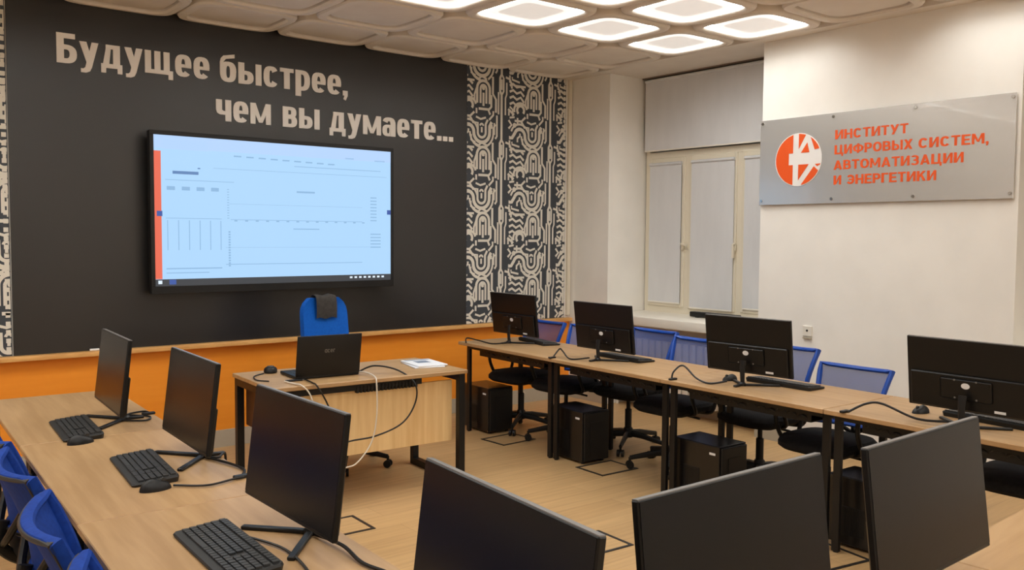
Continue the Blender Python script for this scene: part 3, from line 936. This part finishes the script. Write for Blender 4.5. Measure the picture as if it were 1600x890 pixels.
def make_chair(label, group, frame, cover, tall=False):
    """faces -Y; the back is at +Y"""
    t = thing('office_chair', label, 'chair', (0, 0, 0), 0, group)
    star_base(t)
    bm = BM(); box(bm, -.09, .09, -.11, .12, .39, .42, .008); tube(bm, [(.09, -.02, .40), (.25, -.02, .395)], .008, 8); obj('tilt_mechanism', bm, 'black', t, True)
    obj('seat', seat_bm(), 'seat', t, True)
    # the back: wide at the top, narrower below, curved round the sitter
    z0, z1, wb, wt = .53, .875, .19, .232
    def yb(u, z):   # u -1..1
        return .235 + .10 * ((z - z0) / (z1 - z0)) - .055 * u * u - .02 * math.sin(PI * (z - z0) / (z1 - z0))
    def pt(u, q):
        z = z0 + (z1 - z0) * q
        hw = wb + (wt - wb) * q ** 1.3
        return (u * hw, yb(u, z), z + .012 * u * u * q)
    loop = [pt(-1 + 2 * i / 12, 1) for i in range(13)] + [pt(1, 1 - i / 8) for i in range(1, 9)] + [pt(1 - 2 * i / 10, 0) for i in range(1, 11)] + [pt(-1, i / 8) for i in range(1, 8)]
    bm = BM(); tube(bm, loop, .019, 8, True, .75, up=(0, 1, 0)); obj('back_frame', bm, frame, t, True)
    if frame == 'bluefab':
        bm = BM(); tube(bm, [(x, y + .012, z) for x, y, z in loop], .010, 8, True, .8, up=(0, 1, 0)); obj('rear_rim', bm, 'rim', t, True)
    bm = sheet(BM(), lambda u, v: pt(-.96 + 1.92 * u, .03 + .94 * v), 14, 10, .004); obj('back_mesh', bm, cover, t, True)
    bm = BM()
    tube(bm, catmull([(0, .08, .40), (0, .20, .40), (0, .275, .47), (0, .262, .56)], 6), .022, 8, False, .6)
    for s in (-1, 1):
        tube(bm, catmull([(0, .265, .47), (s * .09, .262, .52), (s * .17, .228, .62)], 5), .014, 8)
    obj('back_support', bm, 'black', t, True)
    for s in (-1, 1):
        bm = BM()
        x = s * .265
        tube(bm, catmull([(s * .16, .10, .41), (s * .255, .10, .43), (x, .13, .52), (x, .12, .645), (x, .0, .665), (x, -.11, .65), (x, -.125, .56), (s * .255, -.07, .44), (s * .16, -.05, .41)], 6), .0135, 8)
        box(bm, x - .026, x + .026, -.12, .13, .66, .682, .008)
        obj('armrest', bm, 'black', t, True)
    return t
cl = ['blue mesh office chair behind the first window-row monitor, against the orange wall corner', 'blue mesh office chair mostly hidden behind the second window-row monitor',
      'blue mesh office chair before the radiator, right of the second window-row monitor', 'blue mesh office chair before the radiator, left of the third window-row monitor',
      'blue mesh office chair right of the third window-row monitor, below the wall outlet', 'fully visible blue mesh office chair between the third and fourth window-row monitors',
      'office chair behind the fourth window-row monitor, its black seat showing']
g_ = 'blue mesh chairs of the window row'
cp = make_chair(cl[0], g_, 'blue', 'bluemesh')
for k, (y, xb, rz) in enumerate(((5.68, 4.66, -88), (5.13, 4.67, -88), (4.66, 4.89, -92), (4.05, 4.70, -90), (3.45, 4.87, -93), (2.81, 4.62, -91), (1.72, 4.62, -90))):
    c = cp if k == 0 else dup(cp, (0, 0, 0), 0, cl[k])
    c.location = (xb, y, 0); c.scale = (1, 1, .955 if k == 5 else 1); c.rotation_euler = (0, 0, math.radians(rz))
lcl = ['blue office chair of the left row farthest from the camera', 'large blue chair back at the left edge, dark rim curving below it', 'blue chair back tilted between two others at the left desk', 'blue chair back at the bottom left corner, against the desk edge']
lp_ = make_chair(lcl[0], 'blue chairs of the left row', 'bluefab', 'bluefab')
for k, (x, y, rz) in enumerate(((.80, 3.66, 90), (.78, 3.12, 90), (.75, 2.45, 82), (.745, 1.90, 88))):
    c = lp_ if k == 0 else dup(lp_, (0, 0, 0), 0, lcl[k])
    c.location = (x, y, 0); c.rotation_euler = (0, 0, math.radians(rz))
# teacher chair
t = thing('office_chair', 'bright blue high-backed chair with a charcoal cover, behind the laptop', 'chair', (2.93, 5.50, 0), math.radians(6))
star_base(t)
obj('seat', seat_bm(.47), 'seat', t, True)
bm = BM(); box(bm, -.09, .09, -.11, .12, .40, .435, .008); tube(bm, catmull([(0, .08, .42), (0, .22, .42), (0, .30, .5), (0, .30, .7)], 5), .03, 8, False, .5); obj('back_support', bm, 'black', t, True)
def hb(u, v):
    z = .50 + .665 * v
    hw = .19 * (1 - .04 * v)
    x = -1 + 2 * u
    # rounded shoulders
    if v > .80:
        k = (v - .80) / .20
        hw *= 1 - .35 * k ** 3
    return (x * hw, .235 + .07 * v - .03 * x * x, z)
bm = sheet(BM(), hb, 14, 20, .05); obj('backrest', bm, 'bluecover', t, True)
bm = BM()
prof = [(.268, 1.02), (.262, 1.10), (.268, 1.165), (.29, 1.185), (.33, 1.18), (.352, 1.14), (.352, 1.02)]
prof = catmull([(0, a, b) for a, b in prof], 5)
A = []
for i in range(9):
    x = -.085 + .17 * i / 8
    A.append([bm.verts.new((x + .012 + .01 * math.sin(3 * p.z), p.y, p.z + .006 * math.sin(i * 1.3))) for p in prof])
for i in range(8):
    for j in range(len(prof) - 1):
        bm.faces.new((A[i][j], A[i + 1][j], A[i + 1][j + 1], A[i][j + 1]))
bmesh.ops.solidify(bm, geom=bm.faces[:], thickness=.008)
obj('headrest_cover', bm, 'cloth', t, True)
for s in (-1, 1):
    bm = BM()
    x = s * .265
    tube(bm, catmull([(s * .16, .10, .42), (x, .12, .45), (x, .12, .64), (x, -.1, .65), (x, -.1, .45), (s * .16, -.05, .42)], 6), .014, 8)
    obj('armrest', bm, 'black', t, True)

# ---------------------------------------------------------------- monitors
MW, MH = .575, .338
def make_monitor(label, group, back_detail):
    """screen towards -Y; the root is on the desk under the panel centre"""
    t = thing('monitor', label, 'monitor', (0, 0, .75), 0, group)
    tilt = math.radians(7)
    m = Matrix.Translation((0, 0, .235)) @ Matrix.Rotation(-tilt, 4, 'X')
    bm = BM(); box(bm, -MW / 2, MW / 2, -.006, .012, -MH / 2, MH / 2, .003, 1, 0, m); pn = obj('panel', bm, 'monback', t)
    bm = BM(); box(bm, -MW / 2 + .004, MW / 2 - .004, -.0072, -.006, -MH / 2 + .012, MH / 2 - .004, 0, 1, 0, m); obj('display_glass', bm, 'screen', pn)
    bm = BM(); box(bm, -MW / 2 + .002, MW / 2 - .002, -.004, .010, MH / 2 - .001, MH / 2 + .0012, 0, 1, 0, m); obj('top_edge', bm, 'silver', pn)
    bm = BM(); box(bm, -MW / 2 + .02, MW / 2 - .02, .012, .026, -MH / 2 + .008, .005, .005, 1, 0, m); box(bm, -.12, .12, .026, .034, -.11, -.01, .006, 1, 0, m); hs = obj('rear_housing', bm, 'monback', t)
    bm = BM()
    for a, b in ((-.05, -.015), (.05, -.015), (-.05, -.10), (.05, -.10)):
        tube(bm, [tuple(m @ Vector((a, .034, b))), tuple(m @ Vector((a, .0355, b)))], .005, 8)
    obj('mount_screw', bm, 'silver', hs)
    bm = BM(); prism(bm, [(-.001 + .020 * math.cos(2 * PI * k / 16), -.040 + .014 * math.sin(2 * PI * k / 16)) for k in range(16)], lambda u, v, d: tuple(m @ Vector((u, .034 + d, v))), 0, .001); obj('rear_emblem', bm, 'logo', hs)
    bm = BM(); box(bm, -.175, -.125, .026, .0268, -.150, -.138, 0, 1, 0, m); obj('rear_sticker', bm, 'logo', hs)
    bm = BM()
    tube(bm, [(0, .052, .01), (0, .058, .10), (0, .050, .150)], [.014, .017, .02], 10, False, .6)
    obj('stand_column', bm, 'black', t, True)
    bm = BM()
    ap = Vector((0, .055, .008))
    for q in ((-.165, -.085, .006), (.165, -.085, .006), (0, .135, .006)):
        bar(bm, ap, q, .022, .012, .003)
    lathe(bm, [(.022, 0), (.022, .014), (.014, .022)], 14, (0, .055, 0))
    obj('stand_foot', bm, 'black', t, True)
    return t
mons = [
 ('L', 1.084, 4.303, -93.3, 'monitor on the left desk nearest the orange wall, screen dark'),
 ('L', 1.133, 3.398, -92.2, 'second monitor from the orange wall in the left row, screen dark'),
 ('L', 1.067, 2.327, -89.6, 'monitor in the left row just before the teacher desk, screen dark'),
 ('L', .961, 1.251, -95.2, 'big dark monitor screen at bottom centre, top edge sloping down to the right'),
 ('B', 1.422, 1.039, -.4, 'dark monitor screen in the near row, between two others, top edge rising to the right'),
 ('B', 2.112, 1.002, 1.0, 'dark monitor screen beside the bare desk top at the lower right'),
 ('R', 4.477, 5.553, -90, 'monitor seen from behind, in front of the black and cream wall print'),
 ('R', 4.361, 4.403, -90.4, 'monitor seen from behind, second from the orange wall in the window row'),
 ('R', 4.326, 3.161, -86, 'monitor seen from behind, below the window and left of the outlet'),
 ('R', 4.188, 1.835, -92, 'monitor seen from behind, cut by the right edge of the photo')]
mp = None
for kd, x, y, yaw, lab in mons:
    gp = {'L': 'monitors of the left row', 'B': 'monitors of the near cross row', 'R': 'monitors of the window row'}[kd]
    rz = math.radians(yaw) if kd in 'LB' else math.radians(yaw + 180)
    if mp is None:
        mp = make_monitor(lab, gp, True); o = mp
    else:
        o = dup(mp, (0, 0, 0), 0, lab, gp)
    o.location = (x, y, .75); o.rotation_euler = (0, 0, rz)

# ---------------------------------------------------------------- keyboards and mice
def make_keyboard(label, group):
    t = thing('keyboard', label, 'keyboard', (0, 0, .75), 0, group)
    bm = BM()
    out = [(-.225, -.075), (-.215, -.083), (.215, -.083), (.225, -.075), (.225, .065), (.215, .075), (-.215, .075), (-.225, .065)]
    top = [bm.verts.new((x * .985, y * .97, .012 + (y + .083) * .085)) for x, y in out]
    mid = [bm.verts.new((x, y, .007 + (y + .083) * .075)) for x, y in out]
    bot = [bm.verts.new((x * .98, y * .96, 0)) for x, y in out]
    n = len(out)
    for i in range(n):
        j = (i + 1) % n
        bm.faces.new((top[i], top[j], mid[j], mid[i])); bm.faces.new((mid[i], mid[j], bot[j], bot[i]))
    bm.faces.new(top); bm.faces.new(bot)
    obj('keyboard_body', bm, 'keybase', t)
    bm = BM()
    for r in range(6):
        y = .056 - r * .0205 - (.004 if r else 0)
        z = .012 + (y + .083) * .085
        for c in range(22):
            x = -.208 + c * .0190
            if c in (15, 19) and r in (2, 3) and c == 15:
                continue
            if r == 5 and 4 <= c <= 9:
                if c == 4:
                    box(bm, x, x + .019 * 6 - .003, y - .008, y + .008, z, z + .006)
                continue
            box(bm, x + (.003 if c > 14 else 0) + (.003 if c > 17 else 0), x + .0158 + (.003 if c > 14 else 0) + (.003 if c > 17 else 0), y - .0085, y + .0085, z - .001, z + .006)
    obj('keyboard_keys', bm, 'keys', t)
    bm = BM(); box(bm, -.195, .195, .06, .07, 0, .004); obj('keyboard_foot', bm, 'keybase', t)
    return t
kbs = [('L', .905, 4.19, -94, 'keyboard on the left desk nearest the orange wall'), ('L', .945, 3.335, -95, 'keyboard before the second monitor of the left row'),
       ('L', .872, 2.325, -92, 'large looking black keyboard at the bottom left, nearest the camera'),
       ('R', 4.65, 5.45, 90 - 12, 'keyboard under the first window-row monitor by the wall print'), ('R', 4.535, 4.36, 90 - 4, 'keyboard under the second window-row monitor'),
       ('R', 4.50, 3.03, 90 - 1, 'keyboard under the third window-row monitor with a mouse beside it'), ('R', 4.40, 1.80, 90 - 7, 'keyboard under the window-row monitor cut by the photo edge')]
kp = None
for kd, x, y, rz, lab in kbs:
    gp = 'keyboards of the left row' if kd == 'L' else 'keyboards of the window row'
    if kp is None:
        kp = make_keyboard(lab, gp); o = kp
    else:
        o = dup(kp, (0, 0, 0), 0, lab, gp)
    o.location = (x, y, .75); o.rotation_euler = (0, 0, math.radians(rz))
def make_mouse(label):
    t = thing('computer_mouse', label, 'mouse', (0, 0, .75), 0, 'computer mice')
    bm = BM()
    n, mrows = 20, 6
    rr = []
    for j in range(mrows + 1):
        q = j / mrows * PI / 2
        rr.append([bm.verts.new((.031 * math.cos(q) * math.cos(2 * PI * k / n), .054 * math.cos(q) ** .8 * math.sin(2 * PI * k / n) , .035 * math.sin(q) * (1 - .15 * math.sin(2 * PI * k / n)))) for k in range(n)] if j < mrows else [bm.verts.new((0, 0, .036))])
    for a_, b_ in zip(rr, rr[1:]):
        for k in range(n):
            if len(b_) == 1:
                bm.faces.new((a_[k], a_[(k + 1) % n], b_[0]))
            else:
                bm.faces.new((a_[k], a_[(k + 1) % n], b_[(k + 1) % n], b_[k]))
    bm.faces.new(rr[0])
    obj('mouse_shell', bm, 'black', t, True)
    bm = BM(); tube(bm, [(-.004, .026, .029), (.004, .026, .029)], .009, 12); obj('scroll_wheel', bm, 'keys', t)
    return t
mice = [(.862, 3.925, -80, 'mouse at the end of the keyboard nearest the orange wall'), (.902, 3.055, -85, 'mouse at the end of the second keyboard in the left row'),
        (4.375, 3.325, 80, 'mouse beside the keyboard of the third window-row monitor'), (4.335, 2.125, 80, 'mouse beside the keyboard of the window-row monitor cut by the photo edge')]
mo = None
for x, y, rz, lab in mice:
    if mo is None:
        mo = make_mouse(lab); o = mo
    else:
        o = dup(mo, (0, 0, 0), 0, lab)
    o.location = (x, y, .75); o.rotation_euler = (0, 0, math.radians(rz))

# ---------------------------------------------------------------- computer towers under the window row
def make_tower(label):
    """long side towards -X"""
    t = thing('computer_tower', label, 'computer', (0, 0, 0), 0, 'black computer towers under the window row')
    bm = BM(); box(bm, -.125, .125, -.18, .19, .016, .375, .006, 2); obj('tower_case', bm, 'tower', t)
    bm = BM(); box(bm, -.115, .115, -.196, -.18, .02, .366, .006, 2); box(bm, -.06, .06, -.199, -.196, .06, .3); obj('front_bezel', bm, 'black', t)
    bm = BM(); box(bm, -.1275, -.125, -.03, .10, .07, .22, .001, 1)
    for k in range(10):
        box(bm, -.1285, -.1275, -.02 + k * .011, -.014 + k * .011, .08, .21)
    obj('side_vent', bm, 'blackm', t)
    bm = BM(); box(bm, -.1265, -.125, -.15, -.105, .318, .332); obj('side_badge', bm, 'logo', t)
    bm = BM()
    for x in (-.09, .09):
        for y in (-.15, .14):
            lathe(bm, [(.014, 0), (.012, .017)], 10, (x, y, 0))
    obj('tower_foot', bm, 'black', t)
    return t
tl = ['computer tower by the orange wall beside the teacher desk corner', 'computer tower under the second window-row monitor', 'computer tower under the third window-row monitor', 'computer tower half hidden behind the near monitor on the right']
tw = make_tower(tl[0])
for k, (x, y, rz) in enumerate(((4.43, 5.84, -2), (4.385, 4.67, -3), (4.325, 3.43, -1.5), (4.33, 2.36, -2))):
    o = tw if k == 0 else dup(tw, (0, 0, 0), 0, tl[k])
    o.location = (x, y, 0); o.rotation_euler = (0, 0, math.radians(rz))

# ---------------------------------------------------------------- floor boxes (metal hatch frames)
def make_hatch(label):
    t = thing('floor_box', label, 'floor box', (0, 0, 0), 0, 'metal frames of floor boxes')
    bm = BM()
    a, b, w_ = .17, .14, .018
    for q in ((-a, a, -b, -b + w_), (-a, a, b - w_, b), (-a, -a + w_, -b + w_, b - w_), (a - w_, a, -b + w_, b - w_)):
        box(bm, q[0], q[1], q[2], q[3], -.002, .004)
    obj('hatch_frame', bm, 'rim', t)
    bm = BM(); box(bm, -a + w_, a - w_, -b + w_, b - w_, -.004, .0015); obj('hatch_lid', bm, 'floor', t)
    return t
hl = ['dark square floor box frame before the tower near the orange wall', 'dark square floor box frame before the second computer tower', 'dark floor box frame beside the near left monitor', 'dark floor box frame at the corner of the bottom centre monitor', 'dark floor box frame below the half hidden computer tower']
hp = make_hatch(hl[0])
for k, (x, y, rz) in enumerate(((4.325, 5.43, 3), (4.335, 4.33, -2), (2.245, 4.34, -2), (3.19, 3.29, -3), (4.0, 2.42, -10))):
    o = hp if k == 0 else dup(hp, (0, 0, 0), 0, hl[k])
    o.location = (x, y, 0); o.rotation_euler = (0, 0, math.radians(rz))

# ---------------------------------------------------------------- cables
def cable(pts, r, m, label, group=None, plug=None, name='cable'):
    bm = tube(BM(), catmull(pts, 8), r, 6)
    if plug:
        box(bm, plug[0] - .03, plug[0] + .03, plug[1] - .012, plug[1] + .012, .7502, .762, .003, 1)
    return tag(obj(name, bm, m, None, True), label, 'cable', group)
cable([(2.67, 4.86, .765), (2.76, 4.82, .80), (2.87, 4.72, .775), (2.93, 4.615, .70), (2.93, 4.61, .58), (2.84, 4.62, .46), (2.66, 4.64, .40), (2.48, 4.66, .385), (2.2, 4.66, .33)], .0055, 'black', 'black cable looping from the laptop over the front panel of the teacher desk')
cable([(2.66, 4.90, .758), (2.68, 4.80, .77), (2.67, 4.66, .762), (2.656, 4.61, .72), (2.656, 4.61, .53), (2.62, 4.61, .375), (2.52, 4.60, .27), (2.44, 4.60, .25), (2.3, 4.62, .24), (2.2, 4.66, .14), (2.16, 4.7, .012)], .0045, 'whitecable', 'white cable hanging from the teacher desk down to the floor')
cable([(2.30, 4.85, .757), (2.28, 4.70, .757), (2.275, 4.625, .745), (2.335, 4.615, .634), (2.38, 4.615, .5), (2.40, 4.615, .2), (2.40, 4.6, .01)], .005, 'black', 'black cable running straight down the teacher desk front below the laptop')
cable([(2.17, 4.84, .757), (2.18, 4.72, .757), (2.19, 4.645, .755), (2.235, 4.625, .69), (2.28, 4.62, .5), (2.29, 4.62, .25), (2.29, 4.6, .01)], .0045, 'whitecable', 'white cable at the left end of the teacher desk front')
cable([(2.19, 5.19, .757), (2.10, 5.12, .756), (2.06, 4.98, .756), (2.10, 4.90, .756)], .004, 'black', 'thin black cable of the round puck on the teacher desk')
cable([(4.33, 5.46, .77), (4.27, 5.58, .756), (4.22, 5.70, .775), (4.16, 5.77, .79), (4.13, 5.74, .757)], .0055, 'black', 'black cable behind the first window-row monitor')
cable([(4.24, 4.42, .775), (4.18, 4.55, .757), (4.19, 4.64, .80), (4.21, 4.70, .81), (4.15, 4.70, .757)], .0055, 'black', 'black cable behind the second window-row monitor', None, (4.13, 4.69))
cable([(4.21, 3.22, .775), (4.15, 3.30, .757), (4.15, 3.40, .775), (4.17, 3.52, .835), (4.12, 3.55, .80), (4.10, 3.55, .757)], .006, 'black', 'black looped cable left of the third window-row monitor', None, (4.10, 3.54))
cable([(4.11, 1.88, .775), (4.08, 2.02, .77), (4.10, 2.2, .81), (4.09, 2.28, .80), (4.03, 2.34, .757)], .006, 'black', 'black cable arching left of the fourth window-row monitor', None, (4.03, 2.36))
cable([(1.11, 4.26, .757), (1.2, 4.2, .757), (1.24, 4.28, .757), (1.17, 4.38, .757), (1.25, 4.42, .757), (1.27, 4.36, .757)], .0045, 'black', 'tangled black cable behind the monitor nearest the orange wall', None, (1.26, 4.36))
cable([(1.19, 3.36, .757), (1.22, 3.33, .757), (1.25, 3.37, .757), (1.275, 3.40, .72), (1.28, 3.41, .4), (1.28, 3.41, .012)], .005, 'black', 'black cable running off the left desk behind the second monitor')
cable([(1.17, 3.40, .757), (1.22, 3.22, .757), (1.23, 3.10, .757), (1.19, 3.02, .757)], .005, 'black', 'black cable on the left desk ending in a flat plug', None, (1.19, 3.02))
cable([(.96, 3.05, .757), (1.05, 2.98, .757), (1.15, 3.0, .757), (1.19, 3.0, .757)], .004, 'black', 'thin black mouse cable crossing the left desk')
cable([(.95, 2.42, .757), (1.0, 2.25, .757), (.98, 2.05, .757), (.92, 1.9, .757)], .004, 'black', 'thin black cable between the near keyboard and the monitor foot')
cable([(1.12, 2.30, .757), (1.13, 2.15, .765), (1.12, 2.02, .757), (1.14, 1.9, .757), (1.13, 1.75, .757)], .0055, 'black', 'black cable on the left desk below the near left monitor')
tag(obj('chalk', tube(BM(), [(1.50, YF - .05, .815), (1.56, YF - .05, .815)], .0085, 10), 'signwhite', None, True), 'short white chalk piece lying on the wooden ledge', 'chalk')
